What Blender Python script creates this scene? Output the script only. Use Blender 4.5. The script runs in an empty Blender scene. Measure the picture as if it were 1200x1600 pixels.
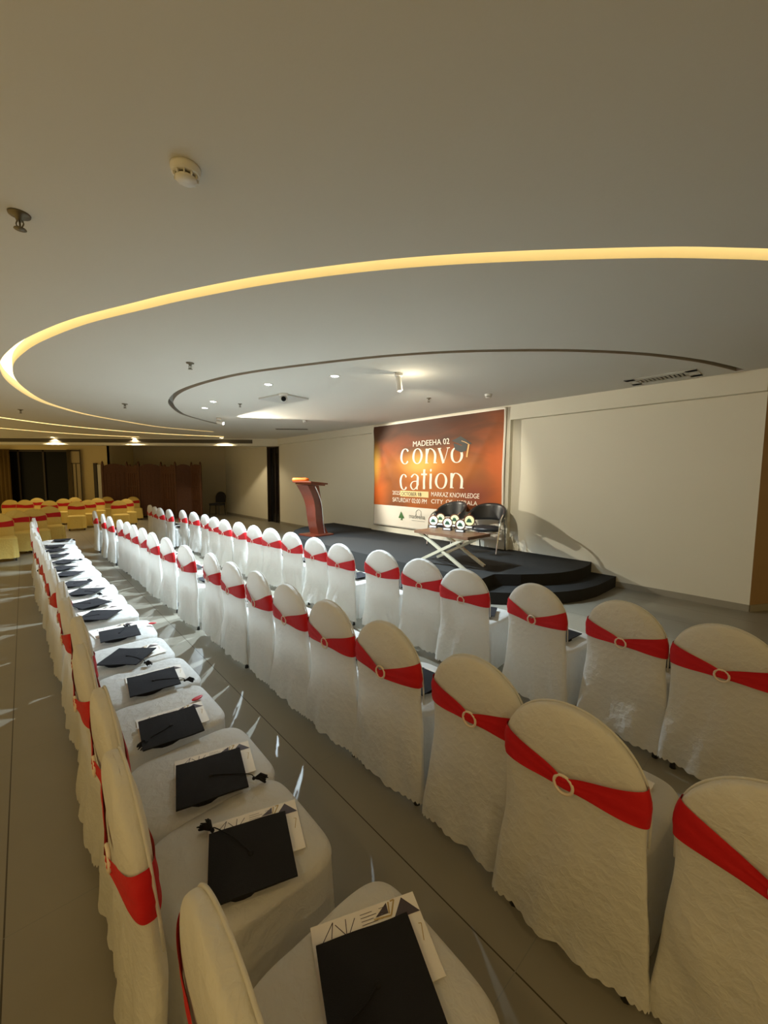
import bpy, bmesh, math, random
from mathutils import Vector, Matrix, noise
from mathutils.geometry import tessellate_polygon
random.seed(7)
sc = bpy.context.scene
COL = sc.collection
PI = math.pi
# ------------------------------------------------------------------ camera
FPX, CAMH, HZ, ROLL = 620.0, 1.70, 747.0, math.radians(.38)
TH = math.atan((800-HZ)/FPX)
R0 = Vector((1,0,0)); U0 = Vector((0,math.sin(TH),math.cos(TH))); FW = Vector((0,math.cos(TH),-math.sin(TH)))
RC = R0*math.cos(ROLL)+U0*math.sin(ROLL); UC = U0*math.cos(ROLL)-R0*math.sin(ROLL)
CC = Vector((0,0,CAMH))
cam = bpy.data.objects.new('camera', bpy.data.cameras.new('camera')); COL.objects.link(cam)
cam.data.sensor_fit = 'VERTICAL'; cam.data.sensor_height = 24.0; cam.data.lens = 24.0*FPX/1600
cam.data.clip_start = .02
m3 = Matrix((RC, UC, -FW)).transposed()
cam.matrix_world = Matrix.Translation(CC) @ m3.to_4x4()
sc.camera = cam
# ------------------------------------------------------------------ view, world
sc.view_settings.view_transform = 'Standard'; sc.view_settings.look = 'None'
sc.view_settings.exposure = 0.0; sc.view_settings.gamma = 1.0; sc.view_settings.use_curve_mapping = False
w = bpy.data.worlds.new('world'); sc.world = w; w.use_nodes = True
w.node_tree.nodes['Background'].inputs[0].default_value = (1.0,.675,.24,1)
w.node_tree.nodes['Background'].inputs[1].default_value = .60
COLD_W, SPOT_W, BULK_W, COVE_E = 830.0, 600.0, 110.0, 2.4
WARM = (1.0,.80,.50); COLD = (.70,.87,1.0)
# ------------------------------------------------------------------ geometry of the place
ZC, ZB = 3.07, 2.82                       # ceiling, underside of the beams
W0 = Vector((4.7476,5.0283)); WU = Vector((-.67114,.74133)); WN = Vector((-.74133,-.67114))
WANG = math.atan2(WU.y, WU.x)
def S(s, d, z=0.0):                       # point at s along the stage wall, d out from it
    q = W0+WU*s+WN*d; return Vector((q.x,q.y,z))
def P(px, py, z=0.0):                     # a point of the place at height z
    d = RC*((px-600)/FPX)+UC*((800-py)/FPX)+FW
    return CC+d*((z-CAMH)/d.z)
# ------------------------------------------------------------------ materials
def mat(name, col, rough=.6, metal=0.0, spec=.5, nscale=0, namt=0.0, bump=0.0, bscale=200, emit=None, es=0, coat=0.0):
    m = bpy.data.materials.new(name); m.use_nodes = True
    nt = m.node_tree; b = nt.nodes['Principled BSDF']
    b.inputs['Base Color'].default_value = (*col,1); b.inputs['Roughness'].default_value = rough
    b.inputs['Metallic'].default_value = metal; b.inputs['Specular IOR Level'].default_value = spec
    b.inputs['Coat Weight'].default_value = coat
    tc = nt.nodes.new('ShaderNodeTexCoord')
    if namt:
        n = nt.nodes.new('ShaderNodeTexNoise'); n.inputs['Scale'].default_value = nscale; n.inputs['Detail'].default_value = 5
        nt.links.new(tc.outputs['Object'], n.inputs['Vector'])
        r = nt.nodes.new('ShaderNodeMapRange'); r.inputs['To Min'].default_value = 1-namt; r.inputs['To Max'].default_value = 1+namt
        nt.links.new(n.outputs['Fac'], r.inputs['Value'])
        x = nt.nodes.new('ShaderNodeVectorMath'); x.operation = 'SCALE'; x.inputs[0].default_value = col
        nt.links.new(r.outputs['Result'], x.inputs['Scale']); nt.links.new(x.outputs['Vector'], b.inputs['Base Color'])
    if bump:
        n2 = nt.nodes.new('ShaderNodeTexNoise'); n2.inputs['Scale'].default_value = bscale; n2.inputs['Detail'].default_value = 4
        nt.links.new(tc.outputs['Object'], n2.inputs['Vector'])
        bp = nt.nodes.new('ShaderNodeBump'); bp.inputs['Strength'].default_value = bump; bp.inputs['Distance'].default_value = .01
        nt.links.new(n2.outputs['Fac'], bp.inputs['Height']); nt.links.new(bp.outputs['Normal'], b.inputs['Normal'])
    if emit:
        b.inputs['Emission Color'].default_value = (*emit,1); b.inputs['Emission Strength'].default_value = es
    return m
def cloth_mat(name, col, trans=.25, bump=.6):
    m = mat(name, col, rough=.55, spec=.35, nscale=9, namt=.05)
    nt = m.node_tree; b = nt.nodes['Principled BSDF']; out = nt.nodes['Material Output']
    tc = nt.nodes.new('ShaderNodeTexCoord')
    v = nt.nodes.new('ShaderNodeTexVoronoi'); v.inputs['Scale'].default_value = 26
    n = nt.nodes.new('ShaderNodeTexNoise'); n.inputs['Scale'].default_value = 34; n.inputs['Detail'].default_value = 3; n.inputs['Distortion'].default_value = 1.5
    nt.links.new(tc.outputs['Object'], v.inputs['Vector']); nt.links.new(tc.outputs['Object'], n.inputs['Vector'])
    mx = nt.nodes.new('ShaderNodeMath'); mx.operation = 'ADD'
    nt.links.new(v.outputs['Distance'], mx.inputs[0]); nt.links.new(n.outputs['Fac'], mx.inputs[1])
    bp = nt.nodes.new('ShaderNodeBump'); bp.inputs['Strength'].default_value = bump; bp.inputs['Distance'].default_value = .0075
    nt.links.new(mx.outputs[0], bp.inputs['Height']); nt.links.new(bp.outputs['Normal'], b.inputs['Normal'])
    t = nt.nodes.new('ShaderNodeBsdfTranslucent'); t.inputs['Color'].default_value = (*col,1)
    ms = nt.nodes.new('ShaderNodeMixShader'); ms.inputs[0].default_value = trans
    nt.links.new(b.outputs[0], ms.inputs[1]); nt.links.new(t.outputs[0], ms.inputs[2]); nt.links.new(ms.outputs[0], out.inputs['Surface'])
    return m
M = {}
M['ceil'] = mat('ceiling_paint', (.63,.62,.57), .8, spec=.2, nscale=1.2, namt=.02, bump=.05, bscale=60)
M['wall'] = mat('wall_paint', (.70,.68,.58), .8, spec=.2, nscale=1.5, namt=.02, bump=.05, bscale=90)
M['wall_far'] = mat('far_wall_paint', (.52,.46,.32), .85, spec=.2, nscale=1.5, namt=.03)
M['wall_yel'] = mat('cream_wall_paint', (.66,.55,.30), .85, spec=.2, nscale=1.5, namt=.03)
M['wall_side'] = mat('brown_wall_panel', (.34,.21,.09), .6, nscale=4, namt=.12)
M['skirt'] = mat('skirting_tile', (.30,.28,.23), .4, nscale=6, namt=.05)
M['slotw'] = mat('slot_paint', (.42,.39,.34), .85, spec=.1)
M['led'] = mat('led_diffuser', (.9,.8,.6), .6, emit=(1.0,.80,.45), es=COVE_E)
M['cove'] = mat('cove_paint', (.85,.78,.58), .7, spec=.1)
M['carpet'] = mat('stage_carpet', (.028,.027,.025), .95, spec=.15, nscale=60, namt=.25, bump=.5, bscale=300)
M['white'] = mat('white_plastic', (.75,.74,.70), .4)
M['offwhite'] = mat('offwhite_panel', (.50,.50,.47), .5)
M['grille'] = mat('grille_dark', (.10,.085,.06), .7)
M['blk'] = mat('black_fabric', (.012,.012,.014), .85, spec=.25, bump=.25, bscale=400)
M['blkpl'] = mat('black_plastic', (.02,.02,.02), .45)
M['leather'] = mat('black_leather', (.018,.02,.024), .35, spec=.6, bump=.12, bscale=120)
M['chrome'] = mat('chrome', (.75,.74,.70), .18, metal=1)
M['steel'] = mat('champagne_steel', (.52,.47,.34), .4, metal=.5)
M['brass'] = mat('sprinkler_metal', (.16,.14,.10), .4, metal=.7)
M['wood'] = mat('table_walnut', (.11,.05,.022), .45, nscale=14, namt=.25)
M['lect'] = mat('lectern_mahogany', (.115,.020,.008), .3, nscale=10, namt=.2, coat=.3)
M['screenw'] = mat('screen_wood', (.095,.034,.015), .65, nscale=20, namt=.35, bump=.8, bscale=60)
M['orange'] = mat('orange_cloth', (.95,.20,.01), .6, bump=.2, bscale=60)
M['glassdk'] = mat('dark_glass', (.004,.005,.006), .3, spec=.12)
M['doorgl'] = mat('glossy_black_door', (.006,.006,.007), .1, spec=.5)
M['frame'] = mat('dark_frame', (.03,.02,.012), .5)
M['curt'] = mat('ochre_curtain', (.30,.19,.05), .8, nscale=30, namt=.15)
M['curt2'] = mat('beige_curtain', (.45,.37,.22), .8, nscale=30, namt=.12)
M['cover'] = cloth_mat('white_satin_cover', (.82,.81,.77), .42)
M['covery'] = cloth_mat('yellow_satin_cover', (.85,.66,.20), .15)
M['sash'] = mat('red_sash', (.52,.008,.012), .6, spec=.3, bump=.25, bscale=40)
M['ring'] = mat('ring_plastic', (.72,.62,.52), .3, spec=.6)
M['paper'] = mat('programme_paper', (.80,.75,.67), .6)
M['ink'] = mat('programme_ink', (.05,.03,.03), .5)
M['gold'] = mat('programme_gold', (.45,.30,.10), .35, metal=.4)
M['red'] = mat('red_petal', (.55,.01,.02), .5)
M['lens'] = mat('lamp_lens_cold', (1,1,1), .4, emit=(.9,.96,1.0), es=28)
M['lensw'] = mat('lamp_lens_warm', (1,1,1), .4, emit=(1.0,.85,.5), es=18)
M['plaque'] = mat('plaque_cream', (.80,.82,.56), .35)
M['plaque2'] = mat('plaque_yellow', (.72,.74,.36), .35)
M['emblem'] = mat('emblem_green', (.03,.08,.04), .5)
M['plate'] = mat('plaque_plate', (.75,.68,.60), .35)
M['plwood'] = mat('plaque_wood', (.10,.03,.015), .35)
M['btext'] = mat('banner_white_print', (.92,.84,.72), .6)
M['bcream'] = mat('banner_cream_print', (.85,.68,.34), .6)
M['bdark'] = mat('banner_dark_print', (.035,.035,.03), .6)
M['bgrey'] = mat('banner_grey_print', (.30,.30,.27), .6)
M['bgreen'] = mat('banner_green_print', (.05,.15,.04), .6)
M['bgold'] = mat('banner_gold_print', (.70,.40,.12), .5)
M['bwhite'] = mat('banner_white_vinyl', (.80,.76,.68), .55, bump=.1, bscale=8)
# floor tiles
def floor_mat():
    m = mat('floor_porcelain', (.235,.225,.195), .36, spec=.4)
    nt = m.node_tree; b = nt.nodes['Principled BSDF']; L = nt.links.new
    tc = nt.nodes.new('ShaderNodeTexCoord'); sx = nt.nodes.new('ShaderNodeSeparateXYZ'); L(tc.outputs['Object'], sx.inputs[0])
    def line(sock, off, per, wd):
        a = nt.nodes.new('ShaderNodeMath'); a.operation = 'ADD'; a.inputs[1].default_value = off; L(sock, a.inputs[0])
        d = nt.nodes.new('ShaderNodeMath'); d.operation = 'DIVIDE'; d.inputs[1].default_value = per; L(a.outputs[0], d.inputs[0])
        f = nt.nodes.new('ShaderNodeMath'); f.operation = 'FRACT'; L(d.outputs[0], f.inputs[0])
        c = nt.nodes.new('ShaderNodeMath'); c.operation = 'LESS_THAN'; c.inputs[1].default_value = wd/per; L(f.outputs[0], c.inputs[0])
        return c.outputs[0]
    a = line(sx.outputs['Y'], -7.035+65.75, .6575, .0055)     # object Y runs along -WN
    c = line(sx.outputs['X'], -1.37+13.1, 1.31, .003)
    n = nt.nodes.new('ShaderNodeTexNoise'); n.inputs['Scale'].default_value = 2.5; n.inputs['Detail'].default_value = 6; L(tc.outputs['Object'], n.inputs['Vector'])
    cr = nt.nodes.new('ShaderNodeValToRGB'); cr.color_ramp.elements[0].color = (.215,.195,.150,1); cr.color_ramp.elements[1].color = (.26,.24,.19,1)
    L(n.outputs['Fac'], cr.inputs[0])
    m1 = nt.nodes.new('ShaderNodeMix'); m1.data_type = 'RGBA'; L(a, m1.inputs['Factor']); L(cr.outputs[0], m1.inputs['A']); m1.inputs['B'].default_value = (.045,.035,.02,1)
    m2 = nt.nodes.new('ShaderNodeMix'); m2.data_type = 'RGBA'; L(c, m2.inputs['Factor']); L(m1.outputs['Result'], m2.inputs['A']); m2.inputs['B'].default_value = (.195,.185,.155,1)
    L(m2.outputs['Result'], b.inputs['Base Color'])
    return m
M['floor'] = floor_mat()
# ------------------------------------------------------------------ helpers
def smooth(o, ang=45):
    for p in o.data.polygons: p.use_smooth = True
    return o
def obj(name, bm, m, parent=None, sm=False):
    me = bpy.data.meshes.new(name); bmesh.ops.recalc_face_normals(bm, faces=bm.faces[:]) if len(bm.faces) else None
    bm.to_mesh(me); bm.free()
    o = bpy.data.objects.new(name, me); COL.objects.link(o)
    for k in (m if isinstance(m,(list,tuple)) else [m]): me.materials.append(k)
    if parent: o.parent = parent
    if sm:
        for p in me.polygons: p.use_smooth = True
    return o
def tag(o, label, cat, group=None, kind=None):
    o['label'] = label; o['category'] = cat
    if group: o['group'] = group
    if kind: o['kind'] = kind
    return o
def struct(name, bm, m, sm=False):
    o = obj(name, bm, m, None, sm); o['kind'] = 'structure'
    return o
def thing(name, label, cat, loc=(0,0,0), rz=0, group=None):
    o = bpy.data.objects.new(name, None); COL.objects.link(o); o.empty_display_size = .1
    o.location = loc; o.rotation_euler = (0,0,rz); tag(o, label, cat, group); return o
def box(bm, c, s, rz=0, bev=0, mi=0, M4=None):
    r = bmesh.ops.create_cube(bm, size=1.0); vs = r['verts']
    bmesh.ops.scale(bm, vec=s, verts=vs)
    if bev:
        es = list({e for v in vs for e in v.link_edges})
        rr = bmesh.ops.bevel(bm, geom=es, offset=bev, segments=2, affect='EDGES', profile=.7); vs = list({v for f in rr['faces'] for v in f.verts}|{v for v in vs if v.is_valid})
    T = Matrix.Translation(c) @ Matrix.Rotation(rz,4,'Z')
    if M4 is not None: T = M4 @ T
    bmesh.ops.transform(bm, matrix=T, verts=vs)
    for f in {f for v in vs for f in v.link_faces}: f.material_index = mi
    return vs
def tube(bm, pts, r, seg=10, cap=True, mi=0):
    pts = [Vector(p) for p in pts]; rs = r if isinstance(r,(list,tuple)) else [r]*len(pts)
    rings = []; up = Vector((0,0,1)); t0 = (pts[1]-pts[0]).normalized()
    if abs(t0.dot(up)) > .95: up = Vector((1,0,0))
    nrm = (up-t0*up.dot(t0)).normalized()
    for i, p in enumerate(pts):
        t = (pts[min(i+1,len(pts)-1)]-pts[max(i-1,0)]).normalized()
        nrm = (nrm-t*nrm.dot(t)).normalized(); b = t.cross(nrm)
        rings.append([bm.verts.new(p+(nrm*math.cos(2*PI*k/seg)+b*math.sin(2*PI*k/seg))*rs[i]) for k in range(seg)])
    for a, c in zip(rings, rings[1:]):
        for k in range(seg):
            f = bm.faces.new((a[k],a[(k+1)%seg],c[(k+1)%seg],c[k])); f.material_index = mi
    if cap:
        f = bm.faces.new(rings[0][::-1]); f.material_index = mi; f = bm.faces.new(rings[-1]); f.material_index = mi
def lathe(bm, prof, seg=24, mi=0, T=None):
    rings = []
    for (r, z) in prof:
        rings.append([bm.verts.new((r*math.cos(2*PI*k/seg), r*math.sin(2*PI*k/seg), z)) for k in range(seg)] if r > 1e-5 else [bm.verts.new((0,0,z))])
    for a, c in zip(rings, rings[1:]):
        for k in range(seg):
            j = (k+1)%seg
            if len(a) == 1 and len(c) == 1: continue
            if len(a) == 1: f = bm.faces.new((a[0],c[j],c[k]))
            elif len(c) == 1: f = bm.faces.new((a[k],a[j],c[0]))
            else: f = bm.faces.new((a[k],a[j],c[j],c[k]))
            f.material_index = mi
    if T is not None: bmesh.ops.transform(bm, matrix=T, verts=[v for r in rings for v in r])
def prism(bm, pts, z0, z1, mi=0):
    a = [bm.verts.new((p[0],p[1],z0)) for p in pts]; b = [bm.verts.new((p[0],p[1],z1)) for p in pts]
    n = len(pts)
    for i in range(n): bm.faces.new((a[i],a[(i+1)%n],b[(i+1)%n],b[i])).material_index = mi
    for tri in tessellate_polygon([[Vector((p[0],p[1],0)) for p in pts]]):
        bm.faces.new([a[i] for i in tri]).material_index = mi; bm.faces.new([b[i] for i in reversed(tri)]).material_index = mi
def poly(bm, pts, mi=0, thick=None, n=None):   # flat polygon (optionally extruded along n)
    vs = [bm.verts.new(p) for p in pts]
    f = bm.faces.new(vs); f.material_index = mi; return f
def spline(pts, n=8):
    pts = [Vector(p) for p in pts]; out = []
    for i in range(len(pts)-1):
        p0 = pts[max(i-1,0)]; p1 = pts[i]; p2 = pts[i+1]; p3 = pts[min(i+2,len(pts)-1)]
        for k in range(n):
            t = k/n
            out.append(.5*((2*p1)+(p2-p0)*t+(2*p0-5*p1+4*p2-p3)*t*t+(3*p1-p0-3*p2+p3)*t**3))
    out.append(pts[-1]); return out
def copy_tree(root, parent=None):
    c = root.copy(); COL.objects.link(c); c.parent = parent
    for ch in list(root.children):
        copy_tree(ch, c)
    return c
ORD = ['NEAREST','second','third','fourth','fifth','sixth','seventh','eighth','ninth','tenth','eleventh','twelfth','thirteenth','fourteenth','fifteenth','sixteenth','seventeenth','eighteenth','nineteenth','twentieth','twenty-first']
ORDL = ['nearest the camera']+[o+' from the camera' for o in ORD[1:]]
# ------------------------------------------------------------------ floor
bm = bmesh.new()
# built in wall-aligned coordinates: object X = s, object Y = -d
poly(bm, [(-14,8,0),(34,8,0),(34,-30,0),(-14,-30,0)])
fl = struct('floor', bm, M['floor']); fl.location = (W0.x,W0.y,0); fl.rotation_euler = (0,0,WANG)
# object +Y is WU rotated +90 deg = (-WU.y, WU.x) = WN direction
# ------------------------------------------------------------------ ceiling with light slots
def slot_loop(pts2d, width, side=1):
    c = spline([(p.x,p.y,0) for p in pts2d], 8); a = []; b = []
    for i, p in enumerate(c):
        t = (c[min(i+1,len(c)-1)]-c[max(i-1,0)]).normalized(); n = Vector((-t.y,t.x,0))*side
        a.append(p); b.append(p+n*width)
    return a, b
def cpt(l): return [P(x,y,ZC) for x, y in l]
ring_in = cpt([(1200,407),(1133,404.7),(1033,403),(900,405.7),(800,409),(700,414),(600,421.7),(500,433),(400,447.5),(300,466.5),(233,481.7),(133,507),(66.7,533),(36.7,551.7),(21,570),(23,590),(40,608),(67,625),(100,637),(141.7,648),(200,658.7),(250,666.7),(300,671.5),(335,674.5)])
d0 = (ring_in[0]-ring_in[2]); ring_in = [ring_in[0]+d0*2.2+Vector((0,.16,0)), ring_in[0]+d0*1.1+Vector((0,.035,0))]+ring_in
arc_in = cpt([(1150,580),(1127,574),(1083,565),(1000,555),(900,550),(800,549.5),(700,552),(600,558.5),(500,569),(400,582),(350,591.7),(310,602.7),(285,612.7),(273,623),(272,633),(285,645),(300,651),(325,658),(342,662)])
l2 = cpt([(-160,630),(-70,641),(0,651.5),(100,664.5),(200,674),(280,679),(350,682)])
l3 = cpt([(-160,653),(-70,661),(0,668.5),(100,676.5),(170,680.5),(217,682.5)])
SL = [slot_loop(ring_in,.12,-1), slot_loop(arc_in,.10,-1), slot_loop(l2,.10,-1), slot_loop(l3,.10,-1)]
for (a,b) in SL[:1]:
    # make sure the second edge is on the outside of the ring
    cen = sum(a, Vector())/len(a)
def fix_side(a, b):
    cen = Vector((-.2,6.0,0))
    m = len(a)//3
    return (b[m]-cen).length > (a[m]-cen).length
SL2 = []
for (pl, wd) in ((ring_in,.12),(arc_in,.085),(l2,.15),(l3,.15)):
    a, b = slot_loop(pl, wd, 1)
    if not fix_side(a, b): a, b = slot_loop(pl, wd, -1)
    SL2.append((a,b))
outer = [Vector((-24,-4.5,0)),Vector((11,-4.5,0)),Vector((11,19.4,0)),Vector((-24,19.4,0))]
loops = [outer]+[a+b[::-1] for a, b in SL2]
flat = [p for l in loops for p in l]
bm = bmesh.new(); vs = [bm.verts.new((p.x,p.y,ZC)) for p in flat]
for tri in tessellate_polygon(loops):
    try: bm.faces.new([vs[i] for i in tri])
    except ValueError: pass
struct('ceiling', bm, M['ceil'])
M['led_far'] = mat('led_diffuser_far', (.9,.8,.6), .6, emit=(1.0,.80,.45), es=4.5)
def slot_obj(name, a, b, depth, lit, led='led'):
    bm = bmesh.new(); n = len(a); mi_top = 1
    A0=[bm.verts.new((p.x,p.y,ZC)) for p in a]; A1=[bm.verts.new((p.x,p.y,ZC+depth)) for p in a]
    B0=[bm.verts.new((p.x,p.y,ZC)) for p in b]; B1=[bm.verts.new((p.x,p.y,ZC+depth)) for p in b]
    for i in range(n-1):
        bm.faces.new((A0[i],A0[i+1],A1[i+1],A1[i])); bm.faces.new((B0[i],B0[i+1],B1[i+1],B1[i]))
        bm.faces.new((A1[i],A1[i+1],B1[i+1],B1[i])).material_index = 1
    bm.faces.new((A0[0],B0[0],B1[0],A1[0])); bm.faces.new((A0[-1],B0[-1],B1[-1],A1[-1]))
    return struct(name, bm, [M['cove'],M[led]] if lit else [M['slotw'],M['slotw']])
slot_obj('trim_1', *SL2[0], .13, True)
slot_obj('trim_2', *SL2[1], .12, False)
slot_obj('trim_3', *SL2[2], .06, True, 'led_far')
slot_obj('trim_4', *SL2[3], .06, True, 'led_far')
# ------------------------------------------------------------------ walls
def sbox(bm, s0, s1, d0, d1, z0, z1, mi=0):
    pts = [S(s0,d0),S(s1,d0),S(s1,d1),S(s0,d1)]
    a = [bm.verts.new((p.x,p.y,z0)) for p in pts]; b = [bm.verts.new((p.x,p.y,z1)) for p in pts]
    for i in range(4): bm.faces.new((a[i],a[(i+1)%4],b[(i+1)%4],b[i])).material_index = mi
    bm.faces.new(a[::-1]).material_index = mi; bm.faces.new(b).material_index = mi
DS0, DS1 = 12.75, 13.72       # doorway
SR, SLp = 3.46, 7.46         # raised middle panel behind the banner
bm = bmesh.new()
sbox(bm, 0, DS0, -.15, 0, 0, ZC); sbox(bm, DS1, 17.95, -.15, 0, 0, ZC); sbox(bm, DS0, DS1, -.15, 0, 2.86, ZC)
struct('wall_back', bm, M['wall'])
bm = bmesh.new(); sbox(bm, SR, SLp, 0, .10, .34, ZC); struct('wall_panel', bm, M['wall'])
bm = bmesh.new(); sbox(bm, 0.0, SR, 0, .10, ZB-.02, ZC); struct('trim_5', bm, M['wall'])
bm = bmesh.new(); sbox(bm, SLp, 16.0, 0, .10, ZB+.05, ZC); struct('trim_6', bm, M['wall'])
bm = bmesh.new(); sbox(bm, 0, SR, 0, .012, 0, .09); sbox(bm, SLp, DS0, 0, .012, 0, .09); sbox(bm, DS1, 17.9, 0, .012, 0, .09); struct('baseboard_back', bm, M['skirt'])
bm = bmesh.new(); sbox(bm, DS0-.0, DS1, -.13, -.10, 0, 2.86, 0)
dr = struct('door_1', bm, M['doorgl'])
bm = bmesh.new(); sbox(bm, DS0, DS0+.05, -.12, .01, 0, 2.86); sbox(bm, DS1-.05, DS1, -.12, .01, 0, 2.86); sbox(bm, DS0, DS1, -.12, .01, 2.80, 2.86); sbox(bm, (DS0+DS1)/2-.02, (DS0+DS1)/2+.02, -.10, -.08, 0, 2.82)
obj('door_frame', bm, M['frame'], dr)
# wall turning away at the right
e = Vector((.97,.243)); 
bm = bmesh.new()
q0 = Vector((W0.x,W0.y)); q1 = q0+e*7; nn = Vector((-e.y,e.x))
for z0, z1, off in ((0,ZC,0),):
    pts = [q0,q1,q1+nn*.15,q0+nn*.15]
    prism(bm, pts, z0, z1)
struct('wall_right', bm, M['wall_side'])
bm = bmesh.new(); prism(bm, [q0-nn*.012,q1-nn*.012,q1,q0], 0, .09); struct('baseboard_right', bm, M['skirt'])
# far end
FY = 18.35
bm = bmesh.new(); box(bm, (-9.65,FY+.07,ZC/2), (5.0,.15,ZC)); struct('wall_far', bm, M['wall_far'])
# cream wall, nearer, left of the folding screen, window beyond
YW = 16.6
xa, xb, xc, xd = P(170,750,ZB).x, 0, 0, 0
def xat(px, Y): return (px-600)/FPX*Y
bm = bmesh.new()
x0, x1 = xat(130,YW), xat(170,YW)
box(bm, ((x0+x1)/2,YW+.075,ZC/2), (x1-x0,.15,ZC)); box(bm, (x1-.075,(YW+FY)/2,ZC/2), (.15,FY-YW,ZC))
wx0, wx1 = xat(-14,YW), xat(108,YW)
box(bm, ((x0+wx1)/2,YW+.075,ZC/2), (x0-wx1,.15,ZC)); box(bm, ((wx0+wx1)/2,YW+.075,(2.78+ZC)/2), (wx1-wx0,.15,ZC-2.78)); box(bm, (wx0-2.5,YW+.075,ZC/2), (5,.15,ZC))
struct('wall_left', bm, M['wall_yel'])
bm = bmesh.new(); box(bm, ((wx0+wx1)/2,YW+.12,1.39), (wx1-wx0,.03,2.78)); wn = struct('window_1', bm, M['glassdk'])
bm = bmesh.new()
for t in (0,.36,.68,1.0): box(bm, (wx0+(wx1-wx0)*t,YW+.09,1.39), (.07,.06,2.78))
box(bm, ((wx0+wx1)/2,YW+.09,2.74), (wx1-wx0,.06,.08)); obj('window_frame', bm, M['frame'], wn)
# bulkhead with long air grille
BY = 14.35
bm = bmesh.new(); box(bm, (-13.8,BY+.2,(ZB+ZC)/2), (20.2,.4,ZC-ZB)); struct('trim_7', bm, M['wall'])
bm = bmesh.new()
gx0, gx1 = xat(-60,BY), xat(396,BY)
gz0, gz1 = 2.90, 3.03
box(bm, ((gx0+gx1)/2,BY-.005,(gz0+gz1)/2), (gx1-gx0,.02,gz1-gz0))
g = obj('air_grille', bm, M['grille']); tag(g, 'long dark air conditioning grille in the bulkhead across the far end', 'vent')
bm = bmesh.new()
for k in range(4): box(bm, ((gx0+gx1)/2,BY-.02,gz0+.02+k*.03), (gx1-gx0,.012,.006))
obj('slat', bm, M['grille'], g)
# ------------------------------------------------------------------ stage
up = [(1.949,0),(1.88,.3),(1.86,.61),(1.893,.9),(1.956,1.157),(2.081,1.416),(2.277,1.69),(2.54,1.97),(2.50,2.36),(3.6,2.40),(4.86,2.42),(5.46,2.42),(6.3,2.42),(7.2,2.38),(8.05,2.10),(8.6,1.75),(8.96,1.31),(9.18,.8),(9.32,.4),(9.34,0)]
lo = [(1.571,0),(1.562,.4),(1.564,.811),(1.625,1.178),(1.72,1.45),(1.9,1.77),(2.22,2.14),(2.45,2.34),(2.75,2.52),(2.95,2.56),(2.95,2.2),(2.2,1.2),(2.1,0)]
def sm_poly(l, n=5):
    return [(q.x,q.y) for q in l]
bm = bmesh.new()
def S2(l): return [(S(a,b).x,S(a,b).y) for a, b in l]
prism(bm, S2(up), 0, .34)
# rounded nosing
st = obj('stage', bm, M['carpet']); tag(st, 'low black carpeted stage with rounded ends against the back wall', 'stage')
bm = bmesh.new(); prism(bm, S2(lo), 0, .17); obj('step', bm, M['carpet'], st)
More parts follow.
